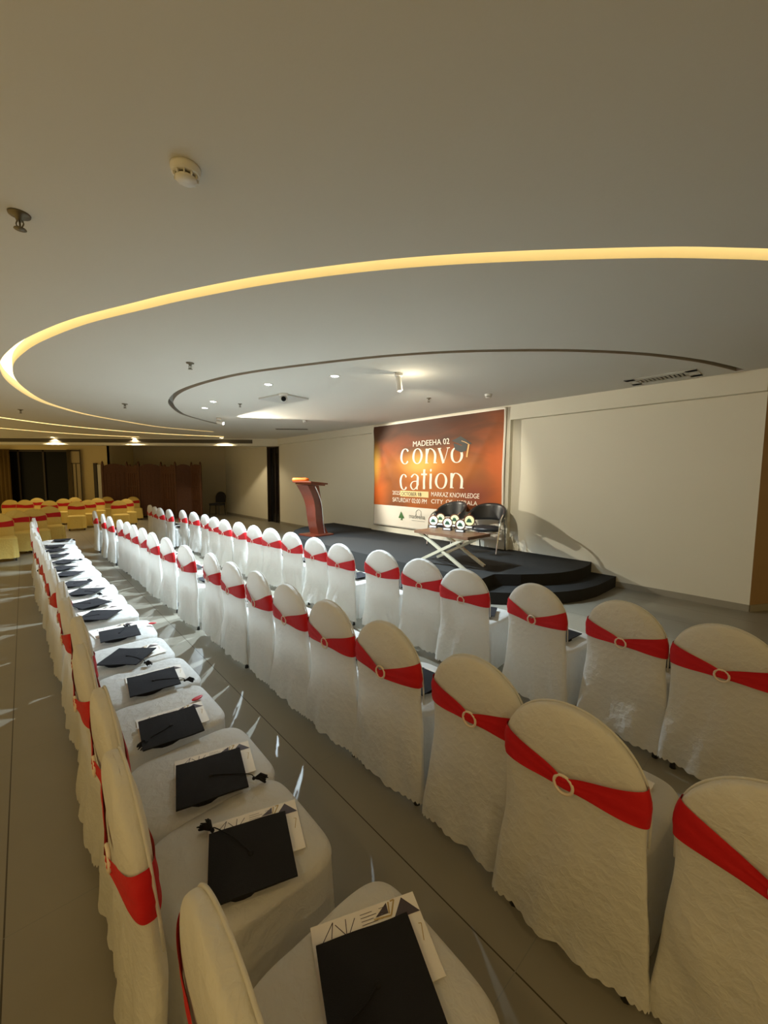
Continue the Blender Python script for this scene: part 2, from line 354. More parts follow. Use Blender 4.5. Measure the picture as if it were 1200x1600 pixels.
# ------------------------------------------------------------------ covered banquet chair
def hw(z):
    if z >= .70: return .238*math.sqrt(max(0,1-((z-.70)/.232)**2))
    if z >= .45: return .238-.007*math.sin(PI*(.70-z)/.25)+.002*(.70-z)/.25
    return .240+.034*((.45-z)/.4)
def yback(z):
    return -.250-.035*(z-.45)/.48 if z >= .45 else -.250-.022*((.45-z)/.4)
def hth(z):
    return .036 if z < .70 else .036*max(.35,math.sqrt(max(0,1-((z-.70)/.245)**4)))
def sect(th, a, b, e):
    c, s = math.cos(th), math.sin(th)
    return a*math.copysign(abs(c)**(2/e),c), b*math.copysign(abs(s)**(2/e),s)
def cover_bm(seed, hem=.072):
    bm = bmesh.new(); N = 168
    zs = [hem+i*(.45-hem)/10 for i in range(11)]+[.45+i*.25/7 for i in range(1,8)]+[.70+.232*math.sin(PI/2*i/12) for i in range(1,13)]
    rings = []
    for zi, z in enumerate(zs):
        r = []
        if zi == len(zs)-1:
            r = [bm.verts.new((0,yback(z),z))]
        else:
            for k in range(N):
                th = 2*PI*k/N; x, y = sect(th, hw(z), hth(z), 2.8)
                low = max(0,(.62-z)/.6)
                nz = noise.noise(Vector((x*7+seed*3.1, z*5, seed+ (1 if y<0 else 5))))
                yy = yback(z)+y
                if y < 0: yy += -.015*nz*(.45+low*1.6) - .008*low*max(0,math.sin(z*9+x*6+seed)) - .006*low*math.sin(x*38+seed*2+2*math.sin(z*6+seed))
                else: yy += .006*nz
                xx = x*(1+.02*noise.noise(Vector((z*6,seed*7,k*.02))))
                zz = z
                if zi == 0: zz = z-.014*abs(math.sin(k*PI/5.25))+ .01*noise.noise(Vector((x*6,seed,2)))
                zz += .004*noise.noise(Vector((x*10,z*8,seed*2)))*(z > .75)
                r.append(bm.verts.new((xx,yy,zz)))
        rings.append(r)
    for a, c in zip(rings, rings[1:]):
        for k in range(N):
            j = (k+1)%N
            if len(c) == 1: bm.faces.new((a[k],a[j],c[0]))
            else: bm.faces.new((a[k],a[j],c[j],c[k]))
    # piping along the arch
    pts = [(-.236,yback(.56)+.020,.56),(-.237,yback(.64)+.020,.64)]+[(-.236*math.cos(a),yback(.70+.232*math.sin(a))+.018,.70+.2305*math.sin(a)) for a in [PI*i/36 for i in range(37)]]+[(.237,yback(.64)+.020,.64),(.236,yback(.56)+.020,.56)]
    tube(bm, pts, .0045, 6)
    # seat and skirt
    N = 96; cy = .025; SZ = .475
    prof = [(0,SZ+.006),(.35,SZ+.006),(.7,SZ+.003),(.9,SZ-.001),(.965,SZ-.008),(.992,SZ-.018),(1.006,SZ-.024),(1.0,SZ-.032)]
    hz = SZ-.04
    for i in range(1,11): prof.append((1.0+.035*i/10, hz-(hz-hem)*i/10))
    rings = []; cy = .040
    for pi_, (q, z) in enumerate(prof):
        if q == 0: rings.append([bm.verts.new((0,cy,z))]); continue
        r = []
        low = max(0,(hz-z)/hz)
        for k in range(N):
            th = 2*PI*k/N; x, y = sect(th, .234*q, .250*q, 5.2)
            # seat narrows slightly towards the back
            x *= 1+.05*(y/.235)
            f = 1+low*(.030*math.sin(k*2*PI/N*11+seed)+.022*math.sin(k*2*PI/N*17+seed*2.3))
            z2 = z+(.004*noise.noise(Vector((x*9,y*9,seed))) if z > SZ-.03 else 0)
            if pi_ == len(prof)-1: z2 = z-.012*abs(math.sin(k*PI/4.8))
            r.append(bm.verts.new((x*f,cy+y*f,z2)))
        rings.append(r)
    for a, c in zip(rings, rings[1:]):
        for k in range(N):
            j = (k+1)%N
            if len(a) == 1: bm.faces.new((a[0],c[j],c[k]))
            else: bm.faces.new((a[k],a[j],c[j],c[k]))
    return bm
def sash_bm(seed):
    bm = bmesh.new(); N = 72; rows = 7; g = []
    for k in range(N):
        th = 2*PI*k/N
        x0, y0 = sect(th, 1, 1, 2.8)
        back = y0 < 0
        ax = abs(x0)
        if back: hh = .020+.042*min(1,ax)**.9; zc = .672+.045*ax
        else: hh = .050+.012*ax; zc = .700+.017*ax
        zc += .006*math.sin(seed+x0*3)
        row = []
        for i in range(rows):
            z = zc-hh+2*hh*i/(rows-1)
            x, y = sect(th, hw(z)+.006, hth(z)+.007, 2.8)
            crease = .0025*math.sin(i*2.2+seed+x0*5)
            row.append(bm.verts.new((x,yback(z)+y+(crease-.012*max(0,1-ax*2.2)**2 if back else crease),z)))
        g.append(row)
    for k in range(N):
        j = (k+1)%N
        for i in range(rows-1): bm.faces.new((g[k][i],g[j][i],g[j][i+1],g[k][i+1]))
    return bm
def ring_bm():
    bm = bmesh.new(); pts = []
    z0 = .672
    n = 28
    T = Matrix.Translation((0,yback(z0)-.036-.014,z0)) @ Matrix.Rotation(PI/2,4,'X')
    R, r = .031, .0055; rr = []
    for i in range(n):
        a = 2*PI*i/n; row = []
        for k in range(8):
            b = 2*PI*k/8
            row.append(bm.verts.new(T @ Vector(((R+r*math.cos(b))*math.cos(a),(R+r*math.cos(b))*math.sin(a),r*math.sin(b)))))
        rr.append(row)
    for i in range(n):
        for k in range(8): bm.faces.new((rr[i][k],rr[(i+1)%n][k],rr[(i+1)%n][(k+1)%8],rr[i][(k+1)%8]))
    return bm
def leg_bm(x, y):
    bm = bmesh.new(); sx = .02*(1 if x > 0 else -1); sy = .02*(1 if y > 0 else -1)
    tube(bm, [(x-sx*.1,y-sy*.1,.125),(x,y,.03),(x,y,.0)], [.013,.013,.017], 8); return bm
def make_chair(seed, cm):
    t = thing('banquet_chair', '', 'chair')
    obj('cover', cover_bm(seed), cm, t, True)
    s = obj('sash', sash_bm(seed), M['sash'], t, True)
    obj('sash_ring', ring_bm(), M['ring'], s, True)
    for x in (-.20,.20):
        for y in (-.238,.20): obj('leg', leg_bm(x,y), M['blkpl'], t, True)
    return t
protos = [make_chair(s, M['cover']) for s in (1.3,4.1,7.7)]
yprotos = [make_chair(s, M['covery']) for s in (2.2,5.9)]
used = set()
def place_chair(i, plist, x, y, ang, label, group, sc_=1.0):
    p = plist[i%len(plist)]
    if id(p) in used: c = copy_tree(p)
    else: used.add(id(p)); c = p
    c.location = (x,y,0); c.rotation_euler = (0,0,ang-PI/2); c.scale = (sc_,)*3
    tag(c, label, 'chair', group); return c
def place_peak(px, py, ang, scl=1.0):
    # chair origin whose arch top is seen where the place shows it
    f = Vector((math.cos(ang),math.sin(ang))); r = Vector((math.sin(ang),-math.cos(ang)))
    pts = [(.238*math.cos(t)*scl, .7*scl+.232*math.sin(t)*scl) for t in [PI*i/40 for i in range(41)]]
    o = P(px,py,.93*scl).to_2d()+f*.285*scl
    for _ in range(20):
        best = None
        for (x,z) in pts:
            q = Vector((*(o-f*.285*scl+r*x),z))-CC; wq = q.dot(FW)
            u = (600+FPX*q.dot(RC)/wq, 800-FPX*q.dot(UC)/wq, z)
            if best is None or u[1] < best[1]: best = u
        o = o+(P(px,py,best[2])-P(best[0],best[1],best[2])).to_2d()
    return o
# ------------------------------------------------------------------ graduation cap, programme
def hat_parts(variant):
    t = thing('graduation_cap', '', 'cap')
    bm = bmesh.new()
    # board: thin bevelled square, slightly warped; one corner can be bent down
    n = 10; h = .125; g = {}
    for side, z0 in ((0,.020),(1,.026)):
        for i in range(n+1):
            for j in range(n+1):
                x = -h+2*h*i/n; y = -h+2*h*j/n
                z = z0+.004*noise.noise(Vector((x*9,y*9,variant*3)))
                g[side,i,j] = bm.verts.new((x,y,z))
    for i in range(n):
        for j in range(n):
            bm.faces.new((g[0,i,j],g[0,i,j+1],g[0,i+1,j+1],g[0,i+1,j])); bm.faces.new((g[1,i,j],g[1,i+1,j],g[1,i+1,j+1],g[1,i,j+1]))
    for i in range(n):
        for (a,b) in (((i,0),(i+1,0)),((i,n),(i+1,n)),((0,i),(0,i+1)),((n,i),(n,i+1))):
            bm.faces.new((g[0,a[0],a[1]],g[0,b[0],b[1]],g[1,b[0],b[1]],g[1,a[0],a[1]]))
    obj('board', bm, M['blk'], t)
    bm = bmesh.new(); seg = 28; rings = []
    for (r, z) in ((0,.019),(.066,.019),(.076,.012),(.078,.001),(.070,-.001)):
        if r == 0: rings.append([bm.verts.new((-.03,-.03,z))]); continue
        rings.append([bm.verts.new((-.03+r*1.05*math.cos(2*PI*k/seg)+.004*math.sin(k*2.1), -.03+r*1.1*math.sin(2*PI*k/seg), z)) for k in range(seg)])
    for a, c in zip(rings, rings[1:]):
        for k in range(seg):
            j = (k+1)%seg
            if len(a) == 1: bm.faces.new((a[0],c[j],c[k]))
            else: bm.faces.new((a[k],a[j],c[j],c[k]))
    obj('skull_cap', bm, M['blk'], t, True)
    tx, ty = ((-.115,.150),(.152,-.075),(.05,.145),(-.09,-.05))[variant]
    bm = bmesh.new(); lathe(bm, [(0,.031),(.008,.030),(.009,.026)], 12); obj('button', bm, M['blk'], t, True)
    bm = bmesh.new(); L = Vector((tx,ty,0)); 
    tube(bm, spline([(0,0,.029),(tx*.5+.01,ty*.5,.029),(tx*.93,ty*.93,.029),(tx,ty,.012)],4), .0018, 6)
    d = L.normalized(); p = Vector((-d.y,d.x,0))
    rt = random.Random(variant)
    for k in range(30):
        a = rt.uniform(-.5,.5); zz = rt.uniform(0,.02); l_ = rt.uniform(.040,.055)
        tube(bm, [L+Vector((0,0,.012)), L+d*l_*.55+p*a*.034+Vector((0,0,.010+zz)), L+d*l_+p*a*.050+Vector((0,0,.002+zz*.8))], .0022, 5)
    bmesh.ops.create_uvsphere(bm, u_segments=8, v_segments=6, radius=.007, matrix=Matrix.Translation(L+Vector((0,0,.012))))
    obj('tassel', bm, M['blk'], t, True)
    return t
hats = [hat_parts(v) for v in range(4)]
def card_obj():
    bm = bmesh.new(); w_, h_ = .148, .21      # wide in x when seen from the aisle
    W_, H_ = .15, .105
    box(bm, (0,0,.0012), (2*W_,2*H_,.0016), mi=0)
    z = .0024
    def pg(pts, mi): poly(bm, [(x,y,z+mi*.0002) for x,y in pts], mi)
    # triangles at the corner, gold chevron
    cx = .075
    pg([(cx-.004,.050),(cx+.075,.050),(cx+.036,.100)], 1)
    pg([(cx-.050,.072),(cx-.012,.072),(cx-.010,.100)], 1)
    for (a,b) in (((cx-.055,.068),(cx-.006,.064)),((cx-.006,.064),(cx+.014,.101)),((cx+.014,.101),(cx+.002,.100)),((cx-.010,.070),(cx-.004,.100))):
        d = Vector((b[0]-a[0],b[1]-a[1])).normalized(); n = Vector((-d.y,d.x))*.0022
        pg([(a[0]+n.x,a[1]+n.y),(b[0]+n.x,b[1]+n.y),(b[0]-n.x,b[1]-n.y),(a[0]-n.x,a[1]-n.y)], 2)
    for (a,b) in (((-.13,.05),(-.09,.098)),((-.09,.098),(-.10,.06)),((-.085,.09),(-.06,.055)),((-.06,.055),(-.055,.095)),((-.05,.06),(-.03,.09)),((.13,-.02),(.14,.02)),((.14,.02),(.132,.022))):
        d = Vector((b[0]-a[0],b[1]-a[1])).normalized(); n = Vector((-d.y,d.x))*.0011
        pg([(a[0]+n.x,a[1]+n.y),(b[0]+n.x,b[1]+n.y),(b[0]-n.x,b[1]-n.y),(a[0]-n.x,a[1]-n.y)], 2 if a[0] > .1 else 1)
    for k in range(5):
        y = .092-.009*k
        pg([(-.015,y),(.02+.01*(k%2),y),(.02+.01*(k%2),y-.0015),(-.015,y-.0015)], 1)
        pg([(.04,y),(.058,y),(.058,y-.0015),(.04,y-.0015)], 1)
    return obj('programme_card', bm, [M['paper'],M['ink'],M['gold']])
card0 = card_obj()
hat_n = [0]; card_n = [0]
def place_hat(x, y, z, yaw, label, group, v=None):
    v = hat_n[0]%4 if v is None else v
    p = hats[v]; 
    if id(p) in used: c = copy_tree(p)
    else: used.add(id(p)); c = p
    hat_n[0] += 1
    c.location = (x,y,z); c.rotation_euler = (0,0,yaw); tag(c, label, 'cap', group); return c
def place_card(x, y, z, yaw, label, group):
    c = card0 if card_n[0] == 0 else card0.copy()
    if card_n[0]: COL.objects.link(c)
    card_n[0] += 1
    c.location = (x,y,z); c.rotation_euler = (0,0,yaw); tag(c, label, 'card', group); return c
FA = math.radians(43)           # direction the rows face
# --- left row: positions from the caps on the seats
A = [(590,1545),(400,1350),(335,1223),(267,1137),(240,1066),(199,1027),(187,991),(155,962),(141,944),(134,925),(116,913),(107,897),(96,888),(99,878),(86,869),(87,860),(86,854),(97,844)]
edges = {0:((496,1533),(647,1472)),1:((338,1314.5),(456.5,1277)),2:((285.5,1205),(383.6,1175.6)),3:((220,1128),(306,1102)),4:((200.5,1059),(273.6,1041)),5:((188.8,1011),(246,1010)),6:((164,988),(221,977))}
ptsA = [P(x,y,.50).to_2d() for x, y in A]
ca = math.cos(FA); sa = math.sin(FA); fdir = Vector((ca,sa)); rdir = Vector((-sa,ca))
mean_c = sum((p.dot(fdir) for p in ptsA))/len(ptsA)
prev = None
for i, p in enumerate(ptsA):
    al = p.dot(rdir)
    if prev is not None and i > 2: al = max(al, prev+.44)
    prev = al
    # chairs keep to the row line, with some of the jitter of the caps on them
    c = mean_c+.30*(p.dot(fdir)-mean_c)
    o = fdir*c+rdir*(al+.12)
    ang = FA+math.radians(random.uniform(-4,4))
    if i < 4: o = Vector(((-.064,.794),(-.505,1.20),(-.79,1.54),(-1.16,1.93))[i]); ang = math.radians((41,42,42,43)[i])
    nm = ORDL[i]
    place_chair(i, protos, o.x, o.y, ang, f'white covered banquet chair with red sash in the left row, {nm}', 'white chairs of the left row')
    if i in edges:
        e0, e1 = P(*edges[i][0],.50), P(*edges[i][1],.50); yaw = math.atan2((e1-e0).y,(e1-e0).x)
    else: yaw = FA+math.radians(random.choice([-35,-10,5,20,40]))
    hp = p+rdir*(.035 if 0 < i < 3 else 0)
    place_hat(hp.x, hp.y, .484, yaw, f'black graduation cap on the seat of the left row, {nm}', 'graduation caps on the left row', {0:3,1:0,2:1,3:3,4:1}.get(i))
    cf = Vector((math.cos(yaw+PI/2),math.sin(yaw+PI/2)))
    cy = yaw if i < 5 else FA+.1
    q = o+fdir*.03+rdir*.055
    if i < 6: q = hp+Vector((-math.sin(yaw),math.cos(yaw)))*.085+Vector((math.cos(yaw),math.sin(yaw)))*.02
    place_card(q.x, q.y, .4835, cy, f'white programme card under the cap in the left row, {nm}', 'programme cards on the left row')
# --- middle row
B = [(1141,1220),(850,1096),(720,1024),(590,971),(505,938),(443,912),(398,892),(357,878),(326,864),(286,852),(257.5,840),(236,832),(221,825),(207.5,820),(197,815.5),(186,812),(170,807),(160,803),(147,798)]
for i, (x, y) in enumerate(B):
    ang = FA+math.radians(random.uniform(-4,4) if i > 2 else 0)
    o = place_peak(x, y, ang)
    place_chair(i+1, protos, o.x, o.y, ang, f'white covered banquet chair with red sash in the middle row, {ORDL[i]}', 'white chairs of the middle row')
    f = Vector((math.cos(ang),math.sin(ang)))
    h = o+f*random.uniform(-.01,.04)+rdir*random.uniform(-.02,.02)
    if i > 0:
        place_hat(h.x, h.y, .484, ang+random.uniform(-.4,.4), f'black graduation cap on the seat of the middle row, {ORDL[i]}', 'graduation caps on the middle row')
    h = o+f*.05-rdir*.05 if i < 2 else o+f*.04+rdir*.05
    place_card(h.x, h.y, .4835, ang+(-PI if i < 2 else 0.05), f'white programme card on the seat of the middle row, {ORDL[i]}', 'programme cards on the middle row')
# --- right row, nearest the stage
C3 = [(1108,976),(962,939),(826,912),(718,889),(653,873),(590.6,859.8),(527,849.6),(489.6,840),(453,831.7),(421,825.4),(395,821),(371.7,816),(349,812),(333,808),(319,804),(301,800),(284,797),(263,795.8),(249,793.5),(241,791.5),(233.5,789)]
for i, (x, y) in enumerate(C3):
    ang = math.radians(38 if i < 3 else 47)+math.radians(random.uniform(-3,3))
    o = place_peak(x, y, ang)
    place_chair(i+2, protos, o.x, o.y, ang, f'white covered chair with red sash in the stage side row, {ORDL[i]}', 'white chairs of the row by the stage')
    f = Vector((math.cos(ang),math.sin(ang)))
    h = o+f*random.uniform(0,.05)+rdir*random.uniform(-.03,.03)
    place_hat(h.x, h.y, .484, ang+random.uniform(-.5,.5), f'black graduation cap on a seat in the stage side row, {ORDL[i]}', 'graduation caps on the row by the stage')
    h = o+f*.04+rdir*.05
    place_card(h.x, h.y, .4835, ang, f'white programme card in the stage side row, {ORDL[i]}', 'programme cards on the row by the stage')
# red petals of fabric lying on seats
def petal(name, px, py, z, yaw, label):
    bm = bmesh.new(); bmesh.ops.create_uvsphere(bm, u_segments=16, v_segments=8, radius=1)
    bmesh.ops.scale(bm, vec=(.032,.016,.006), verts=bm.verts[:])
    for v in bm.verts: v.co.z += .006+.25*v.co.x**2*10
    o = obj(name, bm, M['red'], None, True); q = P(px,py,z); o.location = (q.x,q.y,.484); o.rotation_euler = (0,0,yaw); tag(o, label, 'ribbon')
petal('red_ribbon_piece', 308, 1091, .49, FA+.3, 'small oval red ribbon piece on the fourth seat of the left row')
petal('red_ribbon_piece', 238, 974, .49, FA-.6, 'small red ribbon piece at the seat edge further along the left row')
# --- yellow covered chairs at the far left
Y = [((25,797),-75,'in the front group, left of the three'),((53,795),-75,'in the front group, middle of the three'),((77,791),-75,'in the front group, right of the three'),
     ((-2,802),-75,'at the very left edge of the picture'),
     ((16,781),-80,'in the second line, leftmost under the dark window'),((39,781),-80,'in the second line, second from the left'),((58,778),-80,'in the second line, third from the left'),((77,782),-80,'in the second line, fourth from the left'),((99,779),-80,'in the second line, fifth from the left'),
     ((119,783),-72,'in the corner group, front left'),((117,777),-80,'in the corner group, behind the front left one'),((137,781),-72,'in the corner group, second in front'),((152,778),-72,'in the corner group, third in front'),((167,776),-72,'in the corner group, by the dark post'),
     ((185,782),-66,'before the folding screen, leftmost of four'),((197,779.5),-66,'before the folding screen, second of four'),((207.5,776),-66,'before the folding screen, third of four'),((219,774),-66,'before the folding screen, rightmost of four')]
for i, ((x, y), a, t) in enumerate(Y):
    scl = 1.0 if i < 4 else .96; a = a+(32 if i < 4 else 18)
    o = place_peak(x, y, math.radians(a), scl)
    place_chair(i, yprotos, o.x, o.y, math.radians(a), 'yellow covered banquet chair with red sash '+t, 'yellow covered chairs', scl)
exec_after = True
# --- grey banquet chair in the far corner
t = thing('banquet_chair', 'lone uncovered dark grey banquet chair in the far corner by the wall', 'chair', (P(340,805).x,P(340,805).y,0), math.radians(170))
t.scale = (1.12,)*3
def rbox(w_, d_, h_, b): 
    bm = bmesh.new(); box(bm, (0,0,0), (w_,d_,h_), bev=b); return bm
M['greyf'] = mat('grey_upholstery', (.045,.042,.045), .85)
o_ = obj('seat', rbox(.44,.44,.09,.03), M['greyf'], t, True); o_.location = (0,0,.44)
bm = bmesh.new()
pr = [(.21*math.cos(a),.23*math.sin(a)+.70) for a in [PI*i/16 for i in range(17)]]+[(-.20,.50),(.20,.50)]
fa = [bm.verts.new((x,-.20-.1*(z-.45),z)) for x,z in pr]; fb = [bm.verts.new((x,-.25-.1*(z-.45),z)) for x,z in pr]
bm.faces.new(fa); bm.faces.new(fb[::-1])
for i in range(len(fa)): j=(i+1)%len(fa); bm.faces.new((fa[i],fb[i],fb[j],fa[j]))
obj('backrest', bm, M['greyf'], t)
for x in (-.2,.2):
    for y in (-.2,.2):
        bm = bmesh.new(); tube(bm, [(x*.95,y*.95,.42),(x*1.05,y*1.05,0)], [.016,.012], 8); obj('leg', bm, M['blkpl'], t)
# ------------------------------------------------------------------ folding screen
SY = 16.15
t = thing('folding_screen', 'tall dark carved wooden folding screen across the far end', 'screen', (xat(238,SY),SY,0))
pxs = [162,193,218,247,275,295,314]
ox = t.location.x
for i in range(6):
    xa_, xb_ = xat(pxs[i],SY)-ox, xat(pxs[i+1],SY)-ox; ya, yb_ = (0,.28) if i%2 == 0 else (.28,0)
    n = 14; bm = bmesh.new(); fr = []; bk = []
    d = Vector((xb_-xa_,yb_-ya)); L = d.length; d.normalize(); nn_ = Vector((d.y,-d.x))*.02
    for k in range(n+1):
        u = k/n; x = xa_+(xb_-xa_)*u; y = ya+(yb_-ya)*u
        zt = 2.08+.13*math.sin(PI*u)**.7 - (.10 if i in (1,3) and .35 < u < .65 else 0)
        fr.append((x+nn_.x,y+nn_.y,zt)); bk.append((x-nn_.x,y-nn_.y,zt))
    for k in range(n):
        v = [bm.verts.new(q) for q in ((fr[k][0],fr[k][1],.12),(fr[k+1][0],fr[k+1][1],.12),fr[k+1],fr[k])]; bm.faces.new(v)
        v = [bm.verts.new(q) for q in ((bk[k][0],bk[k][1],.12),(bk[k+1][0],bk[k+1][1],.12),bk[k+1],bk[k])]; bm.faces.new(v[::-1])
        v = [bm.verts.new(q) for q in (fr[k],fr[k+1],bk[k+1],bk[k])]; bm.faces.new(v)
    pn = obj('panel', bm, M['screenw'], t)
    bm = bmesh.new(); T = Matrix.Translation(((xa_+xb_)/2,(ya+yb_)/2,0)) @ Matrix.Rotation(math.atan2(d.y,d.x),4,'Z')
    for z in (.2,.75,1.30,1.95): box(bm, (0,-.03,z), (L*.9,.03,.05), M4=T)
    for q in range(5): box(bm, (-L*.36+L*.18*q,-.025,1.02), (.03,.015,1.6), M4=T)
    obj('lattice', bm, M['screenw'], pn)
for i in range(7):
    bm = bmesh.new(); T = Matrix.Translation((xat(pxs[i],SY)-ox, 0 if i%2 == 0 else .28, 0))
    box(bm, (0,0,1.1), (.07,.07,2.2), M4=T); lathe(bm, [(.03,2.2),(.045,2.24),(.02,2.29),(0,2.33)], 10, T=T); obj('post', bm, M['screenw'], t)
# curtains and post beside the window
def curtain(name, x0, x1, y, z0, z1, m, label, folds):
    bm = bmesh.new(); n = folds*8; a = []
    for k in range(n+1):
        u = k/n; x = x0+(x1-x0)*u; yy = y+.05*math.sin(u*folds*2*PI)
        a.append([bm.verts.new((x,yy,z)) for z in (z0,(z0+z1)/2,z1)])
    for k in range(n):
        for j in range(2): bm.faces.new((a[k][j],a[k+1][j],a[k+1][j+1],a[k][j+1]))
    bmesh.ops.solidify(bm, geom=bm.faces[:], thickness=.006)
    o = obj(name, bm, m, None, True); tag(o, label, 'curtain')
curtain('curtain', xat(-14,YW-.2), xat(18,YW-.2), YW-.18, .03, 2.78, M['curt'], 'ochre floor length curtain left of the dark window', 5)
curtain('curtain', xat(106,YW-.2), xat(111.5,YW-.2), YW-.14, .03, 2.78, M['curt2'], 'beige striped curtain right of the dark window', 4)
bm = bmesh.new(); T = Matrix.Translation((xat(122,YW),YW-.08,0))
box(bm, (0,0,1.39), (.52,.05,2.78), M4=T)
o_ = obj('window_shutter', bm, M['curt2']); tag(o_, 'narrow framed shutter panel between beige curtain and cream wall', 'shutter')
bm = bmesh.new()
for dx in (-.25,-.09,.06,.25): box(bm, (dx,-.035,1.1), (.025,.02,2.2), M4=T)
box(bm, (.25,-.035,1.39), (.03,.025,2.78), M4=T); box(bm, (0,-.035,2.74), (.52,.02,.05), M4=T); box(bm, (0,-.035,2.22), (.52,.02,.03), M4=T)
obj('shutter_frame', bm, M['frame'], o_)
bm = bmesh.new(); box(bm, (xat(152.5,YW),YW-.05,1.12), (.13,.08,2.24)); o_ = obj('dark_post', bm, M['frame']); tag(o_, 'narrow dark upright post against the cream wall by the screen', 'post')
bm = bmesh.new(); box(bm, (xat(158.5,YW),YW-.05,1.09), (.14,.05,2.18)); o_ = obj('white_board', bm, M['white']); tag(o_, 'narrow white upright board beside the dark post', 'board')
# ------------------------------------------------------------------ banner
XL, XR_ = 7.31, 3.53           # s of the left and right edge
BW = XL-XR_; BD = .14
bt = thing('banner', 'orange and brown convocation banner with white lettering on the stage wall', 'banner', S(XL,BD,0), 0)
# local x runs from the banner's left edge to the right, local z up
bt.rotation_euler = (0,0,WANG+PI)
def banner_mat():
    m = mat('banner_print', (.5,.2,.05), .6, spec=.2)
    nt = m.node_tree; b = nt.nodes['Principled BSDF']; L = nt.links.new
    tc = nt.nodes.new('ShaderNodeTexCoord')
    mp = nt.nodes.new('ShaderNodeMapping'); mp.inputs['Scale'].default_value = (.9,1,1.9); mp.inputs['Rotation'].default_value = (0,.5,0)
    L(tc.outputs['Object'], mp.inputs['Vector'])
    n = nt.nodes.new('ShaderNodeTexNoise'); n.inputs['Scale'].default_value = .75; n.inputs['Detail'].default_value = 3.5; n.inputs['Distortion'].default_value = .8
    L(mp.outputs[0], n.inputs['Vector'])
    cr = nt.nodes.new('ShaderNodeValToRGB'); el = cr.color_ramp.elements
    el[0].position = .36; el[0].color = (.11,.045,.024,1); el[1].position = .64; el[1].color = (.42,.10,.022,1)
    e2 = el.new(.5); e2.color = (.24,.075,.024,1)
    L(n.outputs['Fac'], cr.inputs[0])
    sx = nt.nodes.new('ShaderNodeSeparateXYZ'); L(tc.outputs['Object'], sx.inputs[0])
    def ell(cx, cz, rx, rz):
        v = nt.nodes.new('ShaderNodeVectorMath'); v.operation = 'SUBTRACT'; v.inputs[1].default_value = (cx,0,cz); L(tc.outputs['Object'], v.inputs[0])
        s = nt.nodes.new('ShaderNodeVectorMath'); s.operation = 'MULTIPLY'; s.inputs[1].default_value = (1/rx,0,1/rz); L(v.outputs[0], s.inputs[0])
        l = nt.nodes.new('ShaderNodeVectorMath'); l.operation = 'LENGTH'; L(s.outputs[0], l.inputs[0])
        r = nt.nodes.new('ShaderNodeMapRange'); r.inputs['From Min'].default_value = 1; r.inputs['From Max'].default_value = 0; L(l.outputs['Value'], r.inputs['Value'])
        r.interpolation_type = 'SMOOTHSTEP'
        return r.outputs['Result']
    def mixc(fac, a, col):
        x = nt.nodes.new('ShaderNodeMix'); x.data_type = 'RGBA'; L(fac, x.inputs['Factor']); L(a, x.inputs['A']); x.inputs['B'].default_value = (*col,1); return x.outputs['Result']
    c = cr.outputs[0]
    c = mixc(ell(1.9,1.5,2.6,.9), c, (.42,.13,.03))
    c = mixc(ell(-.05,1.3,.75,.9), c, (.80,.17,.03))
    c = mixc(ell(.0,2.1,.35,.75), c, (.95,.55,.10))
    c = mixc(ell(3.8,2.0,.6,1.0), c, (.55,.13,.035))
    c = mixc(ell(1.75,2.0,1.9,.55), c, (.62,.20,.03))
    c = mixc(ell(1.62,2.04,.85,.42), c, (.85,.48,.10))
    c = mixc(ell(.9,3.2,3.6,1.35), c, (.045,.025,.018))
    c = mixc(ell(2.6,3.1,2.4,1.15), c, (.07,.032,.020))
    c = mixc(ell(3.1,1.35,.8,.45), c, (.22,.05,.025))
    L(c, b.inputs['Base Color'])
    return m
M['banner'] = banner_mat()
BZ0, BZ1, BZO = .50, 3.04, 1.02
bm = bmesh.new(); nx, nz = 90, 60; g = []
def bdisp(x, z):
    d = .010*math.sin(x*2.2+z*3.1)+.016*noise.noise(Vector((x*1.6,z*1.3,3)))
    d += .012*math.exp(-((z-(2.9-.9*x))**2)*60) if x < 1.6 else 0
    d += .010*math.exp(-((z-(2.9-1.9*x))**2)*40)
    d += .010*math.exp(-((z-(1.2+1.6*(x-2.6)))**2)*50)
    d += .006*math.sin(z*26+x*2)*math.exp(-((x-1.9)**2)*.6)*.5
    return d
zs = sorted(set([BZ0+(BZ1-BZ0)*j/nz for j in range(nz+1)]+[BZO,BZ1-.035]))
for i in range(nx+1):
    x = BW*i/nx
    # the upper edge sags a little towards the right, as hung
    g.append([bm.verts.new((x,-bdisp(x,z),z)) for z in zs])
for i in range(nx):
    for j in range(len(zs)-1):
        f = bm.faces.new((g[i][j],g[i+1][j],g[i+1][j+1],g[i][j+1]))
        zc = (zs[j]+zs[j+1])/2; xc_ = BW*(i+.5)/nx
        f.material_index = 1 if (zc < BZO or zc > BZ1-.035 or xc_ > BW-.05) else 0
vinyl = obj('vinyl_sheet', bm, [M['banner'],M['bwhite']], bt, True)
mod = vinyl.modifiers.new('thickness','SOLIDIFY'); mod.thickness = .003
